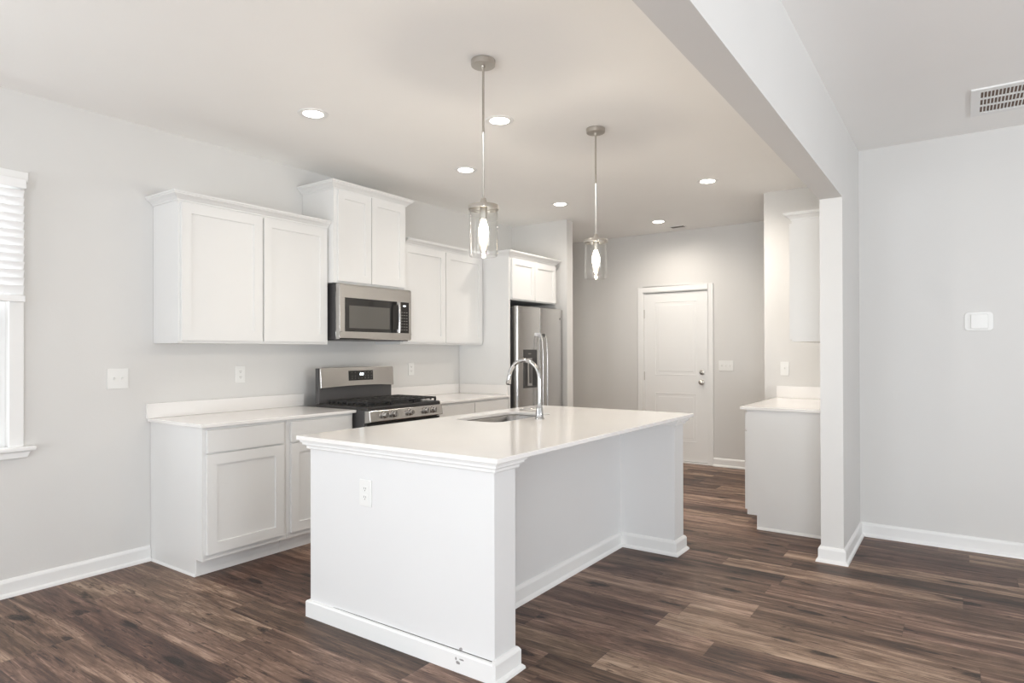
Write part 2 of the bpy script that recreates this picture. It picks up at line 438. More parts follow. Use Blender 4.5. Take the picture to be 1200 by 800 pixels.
st = MB(); st.box(XL - .038, XL + .05, WY0 - .12, WY1 + .118, WZ0 - .022, WZ0 + .004)
struct('trim_2', st, M['trim'], bevel=.008)
struct('trim_3', MB().prism([(WY0 - .03, WZ0 - .024), (WY1 + .098, WZ0 - .024), (WY1 + .082, WZ0 - .058), (WY0 - .01, WZ0 - .058)], 0, XL, XL + .026), M['trim'], bevel=.003)

# blinds, mounted outside the opening
bl = thing('window_blind', (XL, .83, 2.25), 'white slatted window blind half lowered over the window in the left wall', 'blind')
MB().box(XL + .025, XL + .085, WY0 - .055, WY1 + .057, 2.20, 2.249).build('headrail', M['blind'], bl, bevel=.002)
sl = MB()
for i in range(13):
    z = 2.17 - i * .043; t = math.radians(58)
    sl.obox((XL + .055, .832, z), (0, 1, 0), (math.cos(t), 0, math.sin(t)), (-math.sin(t), 0, math.cos(t)), (WY1 - WY0) / 2 + .052, .0245, .0014)
sl.build('slats', M['blind'], bl)
MB().box(XL + .028, XL + .082, WY0 - .052, WY1 + .054, 1.588, 1.622).build('bottom_rail', M['blind'], bl, bevel=.003)
for y in (WY0 + .08, WY1 - .08):
    MB().tube([(XL + .084, y, 2.2), (XL + .084, y, 1.6)], .0012, 6).build('cord', M['blind'], bl)

# ------------------------------------------------------------------ entry door in the far wall
door = struct('door_1', MB().box(DX0, DX0 + .012, YF - .0, YF + .11, 0, DZ).box(DX1 - .012, DX1, YF, YF + .11, 0, DZ)
              .box(DX0 + .012, DX1 - .012, YF, YF + .11, DZ - .012, DZ), M['trim'])
d_ = MB(); a, b = DX0 + .015, DX1 - .015; fy = YF + .012
O, U, V, N = (0, fy, 0), (1, 0, 0), (0, 0, 1), (0, -1, 0)
px0, px1 = -3.045, -2.528
rects = [(.245, .818), (1.03, 1.912)]
d_.box(a, b, fy + .002, fy + .04, .02, DZ - .017)
d_.box(a, px0, fy, fy + .01, .02, DZ - .017); d_.box(px1, b, fy, fy + .01, .02, DZ - .017)
for z0, z1 in ((.02, .245), (.818, 1.03), (1.912, DZ - .017)): d_.box(px0, px1, fy, fy + .01, z0, z1)
dl = d_.build('door_leaf', M['trim'], door)
pm = MB()
for z0, z1 in rects:
    pm.rings_panel(O, U, V, N, px0, px1, z0, z1, [(0, .0005), (.006, .003), (.014, -.009), (.022, -.010), (.045, -.001), (.050, .0)])
pm.build('raised_panels', M['trim'], door)
for z, big in ((1.07, 0), (.955, 1)):
    k = MB()
    k.lathe([(.028, fy), (.030, fy - .004), (.028, fy - .010), (.018, fy - .014)], (-2.467, 0, z), 24, 1)
    if big: k.lathe([(.011, fy - .012), (.011, fy - .03), (.022, fy - .036), (.027, fy - .046), (.025, fy - .058), (.012, fy - .064)], (-2.467, 0, z), 24, 1)
    else: k.obox((-2.467, fy - .02, z), (1, 0, 0), (0, 0, 1), (0, 1, 0), .016, .005, .007)
    k.build('door_knob' if big else 'deadbolt', M['nickel'], door, smooth=True)
for z in (1.015, 1.77, .25):
    MB().box(DX0 + .006, DX0 + .020, fy - .008, fy + .001, z - .052, z + .052).build('hinge', M['nickel'], door, bevel=.001)
MB().box(a - .006, b + .006, fy + .012, fy + .03, DZ - .0168, DZ - .008).build('gap_shade_strip', M['rubber'], door)  # dark strips behind the leaf edges, standing for shade in the gaps
MB().box(b + .0002, b + .005, fy + .008, fy + .03, .017, DZ - .017).build('gap_shade_strip', M['rubber'], door)
MB().box(a, b, fy + .006, fy + .03, .0162, .0198).build('gap_shade_strip', M['rubber'], door)
MB().box(DX0, DX1, YF - .01, YF + .11, 0, .016).build('threshold', M['trim'], door)
c_ = MB()
c_.box(DX0 - .060, DX0 + .004, YF - .016, YF, 0, DZ + .062); c_.box(DX1 - .004, DX1 + .056, YF - .016, YF, 0, DZ + .062)
c_.box(DX0 + .004, DX1 - .004, YF - .016, YF, DZ - .004, DZ + .062)
struct('trim_4', c_, M['trim'], bevel=.004)

# ------------------------------------------------------------------ joinery helpers
def front(sgn, x):
    """frame of a front facing +X (sgn 1) or -X (sgn -1); u runs along +Y, v up"""
    return (x, 0, 0), (0, 1, 0), (0, 0, 1), (sgn, 0, 0)
def shaker(parent, sgn, x, y0, y1, z0, z1, fw=.062, name='door'):
    """door standing .019 off plane x with a recessed centre panel"""
    mb = MB(); T = .019; lo, hi = (x + .001 * sgn, x + T * sgn)
    def bx(a, b, c, d, h=hi): mb.box(min(lo, h), max(lo, h), a, b, c, d)
    bx(y0, y0 + fw, z0, z1); bx(y1 - fw, y1, z0, z1); bx(y0 + fw, y1 - fw, z0, z0 + fw); bx(y0 + fw, y1 - fw, z1 - fw, z1)
    bx(y0 + fw - .003, y1 - fw + .003, z0 + fw - .003, z1 - fw + .003, x + (T - .0095) * sgn)
    return mb.build(name, M['cab'], parent)
def drawer(parent, sgn, x, y0, y1, z0, z1):
    h = x + .019 * sgn; lo = x + .001 * sgn
    return MB().box(min(lo, h), max(lo, h), y0, y1, z0, z1).build('drawer_front', M['cab'], parent, bevel=.0015)
def base_cabinet(sgn, xw, xf, y0, y1, label, fronts, side_shoe=None, top=.876):
    """xw wall plane, xf face plane"""
    r = thing('base_cabinet', ((xw + xf) / 2, (y0 + y1) / 2, 0), label, 'cabinet', 'white base cabinets')
    xt = xf - .075 * sgn
    b = MB(); b.prism([(xw, .0), (xt, .0), (xt, .1), (xf, .1), (xf, top), (xw, top)], 1, y0, y1)
    b.build('carcass', M['cab'], r)
    MB().box(min(xt, xt + .006 * sgn), max(xt, xt + .006 * sgn), y0 + .001, y1 - .001, .001, .098).build('toe_kick', M['trim'], r)
    return r
def crown(parent, path, z, prof=CROWN):
    return MB().sweep(path, prof, z).build('crown_moulding', M['cab'], parent)

g = .003   # wall clearance
XB = -3.604
# left run of base cabinets
yA0, yA1, yB1 = 2.004, 2.566, 3.122
b1 = base_cabinet(1, XL + g, XB, yA0, yA1, 'white base cabinet at the free end of the left counter run with exposed side panel', None)
drawer(b1, 1, XB, 2.024, 2.540, .727, .857); shaker(b1, 1, XB, 2.024, 2.540, .135, .717)
MB().sweep([(XL + g, 2.004), (XB - .069, 2.004)], [(0, 0), (.010, 0), (.009, .006), (.005, .012), (0, .014)]).build('shoe_moulding', M['trim'], b1)
b2 = base_cabinet(1, XL + g, XB, yA1 + .001, yB1, 'white base cabinet directly left of the gas range, partly behind the island', None)
drawer(b2, 1, XB, 2.594, 3.098, .727, .857); shaker(b2, 1, XB, 2.594, 3.098, .135, .717)
# right of the range
b3 = base_cabinet(1, XL + g, XB, 3.935, 4.522, 'white base cabinet directly right of the gas range, only its drawer row showing', None)
drawer(b3, 1, XB, 3.958, 4.518, .727, .857); shaker(b3, 1, XB, 3.958, 4.518, .135, .717)
b4 = base_cabinet(1, XL + g, XB, 4.523, 5.048, 'white base cabinet beside the refrigerator side panel, only its drawer row showing', None)
drawer(b4, 1, XB, 4.527, 5.040, .727, .857); shaker(b4, 1, XB, 4.527, 5.040, .135, .717)

def countertop(label, x0, x1, y0, y1, z0=.876, z1=.897, splash=(), outer=None):
    r = thing('countertop', ((x0 + x1) / 2, (y0 + y1) / 2, z0), label, 'countertop', 'white quartz countertops')
    MB().box(x0, x1, y0, y1, z0 + .0005, z1).build('slab', M['quartz'], r, bevel=.0025)
    for s in splash: MB().box(*s).build('backsplash', M['quartz'], r, bevel=.002)
    return r
countertop('white quartz countertop left of the range with low backsplash on the left wall', XL + g, -3.575, 1.984, 3.134,
           splash=[(XL + .001, XL + .020, 1.976, 3.150, .8975, .992)])
countertop('white quartz countertop between the gas range and the refrigerator panel', XL + g, -3.575, 3.93, 5.052,
           splash=[(XL + .001, XL + .020, 3.93, 5.03, .8975, .992), (XL + .021, -3.60, 5.033, 5.052, .8975, .992)])

# ------------------------------------------------------------------ upper cabinets
def wall_cabinet(label, sgn, xw, xf, y0, y1, z0, z1, doors, group='white wall cabinets', cr=None, fw=.06):
    r = thing('wall_cabinet', ((xw + xf) / 2, (y0 + y1) / 2, z0), label, 'cabinet', group)
    MB().box(min(xw, xf), max(xw, xf), y0, y1, z0, z1).build('carcass', M['cab'], r)
    for d in doors: shaker(r, sgn, xf, d[0], d[1], d[2], d[3], fw)
    if cr: crown(r, cr[0], cr[1], cr[2] if len(cr) > 2 else CROWN)
    return r
XU = XL + .305
wall_cabinet('white two-door wall cabinet above the left countertop, left of the microwave', 1, XL + g, XU, 2.022, 3.146, 1.372, 2.262,
             [(2.036, 2.586, 1.388, 2.232), (2.600, 3.128, 1.388, 2.232)], cr=([(XL + g, 2.022), (XU, 2.022), (XU, 3.146)], 2.244))
X2 = -3.84
CR2 = [(o * 1.05, z * 1.1) for o, z in CROWN]
wall_cabinet('tall raised white wall cabinet above the microwave, reaching nearest the ceiling', 1, XL + g, X2, 3.149, 3.905, 1.836, 2.560,
             [(3.180, 3.505, 1.850, 2.535), (3.513, 3.880, 1.850, 2.535)], cr=([(XL + g, 3.149), (X2, 3.149), (X2, 3.905), (XL + g, 3.905)], 2.538, CR2))
wall_cabinet('white two-door wall cabinet between the microwave and the refrigerator panel', 1, XL + g, XU, 3.908, 5.046, 1.382, 2.262,
             [(3.925, 4.474, 1.398, 2.232), (4.486, 5.030, 1.398, 2.232)], cr=([(XU, 3.960), (XU, 5.046)], 2.244))
# refrigerator surround
fp = MB().box(XL + g, -3.588, 5.054, 5.078, .0, 2.262)
tag(fp.build('refrigerator_surround', M['cab'], bevel=.001), 'tall white side panel standing left of the stainless refrigerator', 'panel')
wall_cabinet('short white wall cabinet with two small doors above the refrigerator', 1, XL + g, -3.588, 5.080, 5.925, 1.820, 2.262,
             [(5.092, 5.490, 1.832, 2.225), (5.497, 5.905, 1.832, 2.225)], cr=([(XL + g, 5.053), (-3.588, 5.053), (-3.588, 5.925), (XL + g, 5.925)], 2.244), fw=.055)

# ------------------------------------------------------------------ cabinets behind the pier
XRF = -1.312
b5 = base_cabinet(-1, PX0 - g, XRF, 4.916, 6.036, 'white base cabinet standing behind the wall pier, its side panel facing the room', None, top=.879)
drawer(b5, -1, XRF, 4.930, 6.02, .727, .857); shaker(b5, -1, XRF, 4.930, 5.47, .135, .717); shaker(b5, -1, XRF, 5.48, 6.02, .135, .717)
MB().sweep([(-1.241, 4.916), (PX0 - .035, 4.916)], [(0, 0), (.014, 0), (.012, .009), (.006, .016), (0, .018)]).build('shoe_moulding', M['trim'], b5)
countertop('white quartz countertop on the cabinet behind the wall pier', -1.358, PX0 - g, 4.890, 6.037, z0=.879, z1=.900,
           splash=[(-1.350, PX0 - g, 6.018, 6.039, .9005, 1.005)])
wall_cabinet('white wall cabinet partly hidden behind the wall pier, door facing left', -1, PX0 - g, -.995, 4.916, 6.036, 1.382, 2.262,
             [(4.930, 5.47, 1.398, 2.232), (5.48, 6.02, 1.398, 2.232)], cr=([(-.995, 6.036), (-.995, 4.916), (PX0 - g, 4.916)], 2.252))

# ------------------------------------------------------------------ kitchen island
IX0, IX1, IY0, IY1 = -2.660, -1.517, 2.035, 4.135
PW = .145; RX = -1.900
isl = thing('kitchen_island', (-2.1, 3.1, 0), 'large white kitchen island with open seating recess, standing on the wood floor', 'island')
MB().box(IX0, IX1, IY0, IY0 + PW, 0, .879).build('end_wall', M['isl'], isl, bevel=.001)
MB().box(IX0 + .55, IX1, IY1 - PW - .012, IY1, 0, .879).build('end_wall', M['isl'], isl, bevel=.001)
MB().box(RX - .012, RX, IY0 + PW, IY1 - PW - .012, 0, .879).build('back_panel', M['isl'], isl)
cb = MB()
cb.prism([(IX0 + .02, .1), (IX0 + .02, .879), (IX0 + .04, .879), (IX0 + .04, .1)], 1, IY0 + PW, 2.92)
cb.box(IX0 + .02, IX0 + .04, 2.92, 3.62, .1, .879); cb.box(IX0 + .02, IX0 + .04, 3.62, IY1, .1, .879)
cb.box(IX0 + .09, IX0 + .105, IY0 + PW, IY1, 0, .1)
cb.box(IX0 + .04, IX0 + .56, IY1 - .02, IY1, 0, .879)
cb.build('cabinet_front', M['cab'], isl)
for y0, y1 in ((2.2, 2.56), (2.575, 2.93), (2.95, 3.27), (3.285, 3.61), (3.63, 4.11)):
    shaker(isl, -1, IX0 + .02, y0, y1, .12, .84)
CAP = [(0, 0), (.011, 0), (.013, .004), (.013, .014), (.017, .015), (.017, .0165), (.024, .0175), (.027, .022), (.027, .030), (.031, .031), (.031, .033), (.036, .035), (.038, .045), (0, .045)]
MB().sweep([(IX0, IY0 + PW), (IX0, IY0), (IX1, IY0), (IX1, IY0 + PW), (RX, IY0 + PW)], CAP, .8335).build('capital_moulding', M['trim'], isl)
yi = IY1 - PW - .012
MB().sweep([(RX, yi), (IX1, yi), (IX1, IY1), (IX0 + .55, IY1)], CAP, .8335).build('capital_moulding', M['trim'], isl)
BB = [(0, 0), (.017, 0), (.017, .074), (.013, .080), (.004, .0815), (0, .082)]
MB().sweep([(IX0, IY0 + PW), (IX0, IY0), (IX1, IY0)], BB).build('baseboard', M['trim'], isl)
MB().sweep([(IX1, IY0 - .017), (IX1, IY0 + PW), (RX, IY0 + PW), (RX, yi), (IX1, yi), (IX1, IY1), (IX0 + .55, IY1)],
           [(0, 0), (.031, 0), (.029, .010), (.021, .018), (.017, .021), (.017, .078), (.013, .086), (.007, .093), (0, .095)]).build('baseboard', M['trim'], isl)
# opened caulk line and scuffs on the front baseboard
MB().prism([(-2.50, .0815), (-2.30, .0818), (-1.53, .0822), (-1.53, .0855), (-1.9, .0850), (-2.30, .0842), (-2.46, .0830)], 1, IY0 - .0012, IY0 + .001).build(
    'caulk_gap', M['crack'], isl, label='dark open caulk line above the front baseboard')
def blot(cx, cz, rx, rz, y, n=11):
    pts = []
    for i in range(n):
        a = 2 * math.pi * i / n; k = random.uniform(.65, 1.15); pts.append((cx + rx * k * math.cos(a), cz + rz * k * math.sin(a)))
    return pts
for cx, cz, rx, rz in ((-1.689, .092, .010, .008), (-1.690, .042, .011, .008), (-1.673, .058, .012, .004), (-1.702, .056, .004, .007)):
    y = IY0 - (.0008 if cz > .08 else .0178)
    MB().prism(blot(cx, cz, rx, rz, 0), 1, y, y + .0015).build('scuff_mark', M['scuff'], isl, label='small grey scuff mark low on the front end')


def rrect(x0, x1, y0, y1, r, n=8):
    out = []
    for cx, cy, a0 in ((x1 - r, y1 - r, 0), (x0 + r, y1 - r, 90), (x0 + r, y0 + r, 180), (x1 - r, y0 + r, 270)):
        for i in range(n + 1):
            a = math.radians(a0 + 90 * i / n); out.append((cx + r * math.cos(a), cy + r * math.sin(a)))
    return out
SX0, SX1, SY0, SY1 = -2.560, -2.215, 3.000, 3.640
CX0, CX1, CY0, CY1 = -2.700, -1.461, 1.980, 4.185
ct = thing('countertop', (-2.08, 3.08, .869), 'long white quartz countertop on the kitchen island with a sink cut-out', 'countertop', 'white quartz countertops')
MB().slab([(CX0, CY0), (CX1, CY0), (CX1, CY1), (CX0, CY1)], rrect(SX0, SX1, SY0, SY1, .075), .8795, .900).build('slab', M['quartz'], ct, bevel=.0025)
sk = thing('sink', (-2.38, 3.3, .66), 'stainless undermount sink set in the island countertop', 'sink')
rings = []
for ins, z, rr in ((-.02, .8788, .085), (-.02, .8772, .085), (-.004, .8772, .078), (.0, .870, .075), (.008, .70, .07), (.03, .672, .06), (.10, .668, .03)):
    rings.append([(x, y, z) for x, y in rrect(SX0 + ins, SX1 - ins, SY0 + ins, SY1 - ins, rr)])
bs = MB(); bs.loft(rings, cap=False); bs.bm.verts.ensure_lookup_table()
last = [v for v in bs.bm.verts if abs(v.co.z - .668) < 1e-5]; bs.bm.faces.new(last)
o = bs.build('basin', M['sinksteel'], sk, smooth=True)
sm = o.modifiers.new('solid', 'SOLIDIFY'); sm.thickness = .0012
MB().lathe([(.02, .669), (.045, .6705), (.05, .673), (.048, .675), (.03, .674), (.0305, .670)], ((SX0 + SX1) / 2, 3.32, 0), 24).build('drain', M['chrome'], sk, smooth=True)

# faucet
FX, FY, FZ = -2.116, 3.304, .9
fa = thing('faucet', (FX, FY, FZ), 'chrome high-arc pull-down faucet on the island beside the sink', 'faucet')
MB().lathe([(.030, .9005), (.030, .905), (.026, .910), (.0235, .93), (.022, .965), (.019, .975), (.015, .985), (.0135, 1.0)], (FX, FY, 0), 28).build('base', M['chrome'], fa, smooth=True)
pts = [(FX, FY, .99), (FX, FY, 1.05), (FX, FY, 1.12)]
R = .112
for i in range(0, 15):
    a = math.radians(i * 168 / 14)
    pts.append((FX - R + R * math.cos(a), FY, 1.148 + R * math.sin(a)))
x_, _, z_ = pts[-1]; dx, dz = -math.sin(math.radians(168)), math.cos(math.radians(168))
MB().tube(pts, .0125, 18).build('spout', M['chrome'], fa, smooth=True)
dv = Vector((-.21, 0, -.978)).normalized(); p0 = Vector((x_, FY, z_))
MB().tube([p0, p0 + dv * .012, p0 + dv * .03, p0 + dv * .06, p0 + dv * .064], [.0125, .0145, .015, .0165, .014], 18).build('spray_head', M['chrome'], fa, smooth=True)
MB().tube([p0 + dv * .064, p0 + dv * .068], .0125, 18).build('nozzle', M['rubber'], fa, label='dark rubber spray face')
hp = Vector((FX - .018, FY, .955))
MB().tube([hp, hp + Vector((-.025, -.012, .004)), hp + Vector((-.06, -.03, .006)), hp + Vector((-.098, -.048, .0))], [.0095, .008, .0065, .0045], 14).build('lever', M['chrome'], fa, smooth=True)

# ------------------------------------------------------------------ gas range
RY0, RY1 = 3.140, 3.915; RF = -3.50
rg = thing('gas_range', (-3.8, 3.53, 0), 'stainless and black freestanding gas range between the base cabinets', 'range')
MB().box(-4.03, RF, RY0, RY1, .03, .892).build('body', M['case'], rg, bevel=.003)
MB().prism([(-4.03, .8925), (RF + .036, .8925), (RF + .034, .916), (RF + .02, .921), (-4.03, .921)], 1, RY0 - .002, RY1 + .002).build('cooktop', M['black'], rg, bevel=.003)
MB().prism([(RF + .002, .800), (RF + .066, .812), (RF + .055, .892), (RF + .002, .892)], 1, RY0, RY1).build('control_panel', M['steel'], rg, bevel=.004)
for y in (3.276, 3.368, 3.539, 3.712, 3.804):
    k = MB(); kx = RF + .060
    k.lathe([(.027, kx), (.027, kx + .005), (.022, kx + .007), (.0215, kx + .028), (.019, kx + .034)], (0, y, .857), 24, 0)
    k.obox((kx + .036, y, .857), (0, 1, 0), (0, 0, 1), (1, 0, 0), .0045, .019, .006)
    k.build('knob', M['steel'], rg, smooth=True)
od = MB().box(RF + .002, RF + .045, RY0 + .004, RY1 - .004, .20, .785).build('oven_door', M['steel'], rg, bevel=.004)
MB().box(RF + .046, RF + .048, RY0 + .10, RY1 - .10, .33, .62).build('oven_window', M['bglass'], od)
MB().tube([(RF + .085, RY0 + .05, .735), (RF + .085, RY1 - .05, .735)], .012, 14).build('oven_handle', M['chrome'], od, smooth=True)
for y in (RY0 + .07, RY1 - .09): MB().box(RF + .046, RF + .085, y, y + .02, .725, .745).build('handle_mount', M['chrome'], od)
MB().box(RF + .002, RF + .040, RY0 + .004, RY1 - .004, .05, .19).build('storage_drawer', M['steel'], rg, bevel=.004)
MB().box(RF + .002, RF + .030, RY0 + .002, RY1 - .002, .786, .799).build('vent_gap', M['black'], rg)
# grates: three continuous cast iron sections
gx0, gx1 = -3.925, RF + .012
for k in range(3):
    wy = (RY1 - RY0 - .04) / 3; y0 = RY0 + .02 + k * wy + .002; y1 = y0 + wy - .004
    gm = MB(); t = .006; z0, z1 = .941, .953
    gm.box(gx0, gx0 + 2 * t, y0, y1, z0, z1); gm.box(gx1 - 2 * t, gx1, y0, y1, z0, z1)
    gm.box(gx0, gx1, y0, y0 + 2 * t, z0, z1); gm.box(gx0, gx1, y1 - 2 * t, y1, z0, z1)
    cy = (y0 + y1) / 2
    for q in range(1, 8):
        x = gx0 + (gx1 - gx0) * q / 8
        if q in (2, 6):
            gm.box(x - .005, x + .005, y0, cy - .035, z0, z1); gm.box(x - .005, x + .005, cy + .035, y1, z0, z1)
        else: gm.box(x - .005, x + .005, y0, y1, z0, z1)
        for y in (y0 + .006, y1 - .006): gm.box(x - .006, x + .006, y - .006, y + .006, .927, z0 + .001)
    gm.box(gx0, gx1, cy - .005, cy + .005, z0, z1)
    for x in (gx0 + t, (gx0 + gx1) / 2, gx1 - t):
        for y in (y0 + t, y1 - t): gm.box(x - .007, x + .007, y - .007, y + .007, .9215, z0)
    gm.build('grate', M['iron'], rg, bevel=.002)
for x, y, r in ((-3.82, 3.28, .034), (-3.60, 3.28, .042), (-3.71, 3.527, .050), (-3.82, 3.775, .034), (-3.60, 3.775, .040)):
    MB().lathe([(r + .012, .9212), (r + .012, .926), (r, .928), (r, .934), (r - .006, .938)], (x, y, 0), 24).build('burner', M['iron'], rg, smooth=True)
# backguard
MB().prism([(-4.035, .9215), (-3.990, .9215), (-3.990, 1.04), (-4.0, 1.19), (-4.035, 1.19)], 1, RY0 - .008, RY1 - .030).build('backguard', M['case'], rg, bevel=.003)
bgp = []
n = 16; y0, y1 = RY0 - .010, RY1 - .028
for i in range(n + 1):
    u = i / n; bgp.append((y0 + (y1 - y0) * u, 1.037 + .010 * math.sin(math.pi * u)))
outl = bgp + [(y1, 1.184), (y1 - .010, 1.194), (y0 + .010, 1.194), (y0, 1.184)]
fb = MB(); fb.prism(outl, 0, -3.989, -3.972)
for v in fb.bm.verts: v.co.x += (1.194 - v.co.z) * .05
fb.build('backguard_panel', M['steel'], rg, bevel=.003)
dp = MB(); dp.prism([(3.404, 1.088), (3.651, 1.088), (3.651, 1.166), (3.404, 1.166)], 0, -3.9715, -3.966); 
for v in dp.bm.verts: v.co.x += (1.194 - v.co.z) * .05
disp = dp.build('display_panel', M['bglass'], rg)
def xb(z): return -3.9655 + (1.194 - z) * .05
cl = MB()
for y in (3.512, 3.534):
    for (a, b, c, d) in ((0, .013, .0, .003), (0, .013, .007, .010), (0, .013, .014, .017), (0, .003, 0, .017), (.010, .013, 0, .017)):
        cl.box(xb(1.137), xb(1.137) + .001, y + a, y + b, 1.129 + c, 1.129 + d)
cl.build('clock_digits', M['lit'], disp)
bt = MB()
for i, y in enumerate([3.425 + k * .034 for k in range(7)]):
    for z in (1.104, 1.122, 1.150):
        if z > 1.11 and 3.49 < y < 3.56: continue
        bt.box(xb(z), xb(z) + .0006, y, y + .008, z, z + .003)
bt.build('keypad_print', M['button'], disp)

# ------------------------------------------------------------------ microwave
my0, my1, mz0, mz1, mx = 3.170, 3.930, 1.412, 1.832, -3.80
mw = thing('microwave', (-4.0, 3.55, mz0), 'stainless over-the-range microwave under the tall wall cabinet', 'microwave')
MB().box(XL + g, mx - .045, my0 + .002, 3.902, mz0, mz1 - .001).build('case', M['case'], mw, bevel=.002)
MB().box(XL + .05, mx - .01, my0 + .02, 3.90, mz0 - .008, mz0 - .0005).build('underside_grille', M['case'], mw)
# curved top vent band + face frame
f_ = MB()
prof = [(mx - .044, mz0), (mx - .006, mz0), (mx, mz0 + .008), (mx, mz0 + .055), (mx - .044, mz0 + .055)]
f_.prism(prof, 1, my0, my1)
f_.prism([(mx - .044, mz1 - .105), (mx, mz1 - .105), (mx, mz1 - .012), (mx - .008, mz1), (mx - .044, mz1)], 1, my0, my1)
f_.box(mx - .044, mx, my0, my0 + .052, mz0 + .055, mz1 - .105)
f_.box(mx - .044, mx, my1 - .026, my1, mz0 + .055, mz1 - .105)
f_.build('face_frame', M['steel'], mw, bevel=.003)
dz0, dz1 = mz0 + .055, mz1 - .105
dr = MB().box(mx - .043, mx - .001, my0 + .053, 3.795, dz0 + .0005, dz1 - .0005).build('door', M['bglass'], mw)
MB().box(mx - .0009, mx + .0004, my0 + .092, 3.682, dz0 + .030, dz1 - .058).build('window', M['mwin'], dr)
h_ = MB()
hy = 3.748
h_.tube([(mx + .040, hy, dz0 + .004), (mx + .044, hy, dz0 + .05), (mx + .045, hy, (dz0 + dz1) / 2), (mx + .044, hy, dz1 - .05), (mx + .040, hy, dz1 - .004)], .0125, 14)
h_.box(mx, mx + .040, hy - .022, hy + .010, dz0 + .002, dz0 + .030); h_.box(mx, mx + .040, hy - .022, hy + .010, dz1 - .030, dz1 - .002)
h_.build('handle', M['chrome'], dr, smooth=True)
cp_ = MB().box(mx - .043, mx - .001, 3.797, my1 - .027, dz0 + .0005, dz1 - .0005).build('control_panel', M['bglass'], mw)
k = MB()
for r_ in range(7):
    for c_i in range(3):
        k.box(mx - .0009, mx + .0002, 3.812 + c_i * .028, 3.830 + c_i * .028, dz0 + .028 + r_ * .024, dz0 + .033 + r_ * .024)
k.build('keypad_print', M['button'], cp_)
MB().box(mx - .0009, mx + .0004, 3.838, 3.864, dz1 - .036, dz1 - .026).build('clock_display', M['lit'], cp_)

# ------------------------------------------------------------------ refrigerator
FXF = -3.52
fy0, fym, fy1, fzt = 5.121, 5.522, 5.984, 1.762
fr = thing('refrigerator', (-3.85, 5.55, 0), 'stainless side-by-side refrigerator in the alcove under the short wall cabinet', 'refrigerator')
MB().box(XL + .04, FXF - .072, fy0 + .006, fy1 - .006, .03, fzt - .012).build('case', M['case'], fr, bevel=.003)
MB().box(XL + .08, FXF - .09, fy0 + .03, fy1 - .03, .0, .03).build('base_grille', M['black'], fr)
def fdoor(a, b):
    n = 10; pts = [(FXF - .07, a), ]
    for i in range(n + 1):
        u = i / n; y = a + (b - a) * u
        bulge = .012 * (1 - (2 * u - 1) ** 2)
        if i in (0, n):
            sg = 1 if i == 0 else -1
            rk = .22 if abs(y - fym) < .02 else 1
            arc = [(FXF - .010 - .022 * rk * (1 - math.sin(q)), y + sg * .016 * rk * (1 - math.cos(q))) for q in (0, math.pi / 8, math.pi / 4, 3 * math.pi / 8, math.pi / 2)]
            pts += arc if i == 0 else arc[::-1]
        else: pts.append((FXF - .010 + bulge, y))
    pts.append((FXF - .07, b))
    return MB().prism(pts, 2, .06, fzt)
dl_ = fdoor(fy0, fym - .003).build('freezer_door', M['steelv'], fr, smooth=True)
dr_ = fdoor(fym + .003, fy1).build('fridge_door', M['steelv'], fr, smooth=True)
def fhandle(y, par, z1):
    h_ = MB(); x0 = FXF - .002
    pts = [(x0 + .004, y, .50), (x0 + .035, y, .54), (x0 + .048, y, .62)] + [(x0 + .055, y, .62 + (z1 - .70) * i / 6) for i in range(1, 6)] + [(x0 + .048, y, z1 - .08), (x0 + .035, y, z1 - .02), (x0 + .004, y, z1)]
    h_.tube(pts, .0085, 12); h_.box(x0 - .004, x0 + .034, y - .011, y + .011, z1 - .028, z1 + .006)
    h_.build('handle', M['steelv'], par, smooth=True)
fhandle(fym - .040, dl_, 1.50); fhandle(fym + .044, dr_, 1.49)
ds = MB(); a, b = 5.225, 5.435
ds.box(FXF - .006, FXF + .004, a - .012, b + .012, 1.250, 1.335)
ds.box(FXF - .006, FXF + .004, a - .012, a, .975, 1.250); ds.box(FXF - .006, FXF + .004, b, b + .012, .975, 1.250)
ds.box(FXF - .006, FXF + .006, a - .012, b + .012, .955, .975)
dsp = ds.build('dispenser', M['disp'], dl_)
MB().box(FXF - .004, FXF + .0015, a, b, .9755, 1.2495).build('dispenser_cavity', M['black'], dsp)
# the paddle and tray are part of the dispenser; built one level up so no deeper than sub-part
MB().box(FXF + .0018, FXF + .006, a + .085, a + .125, 1.00, 1.24).build('dispenser_paddle', M['case'], dl_, bevel=.002)
MB().box(FXF + .0042, FXF + .005, a + .06, a + .11, 1.288, 1.300).build('dispenser_display', M['button'], dl_)
MB().lathe([(.012, FXF + .001), (.012, FXF + .0036), (.010, FXF + .0042)], (0, fy1 - .06, 1.665), 20, 0).build('badge', M['chrome'], dr_)

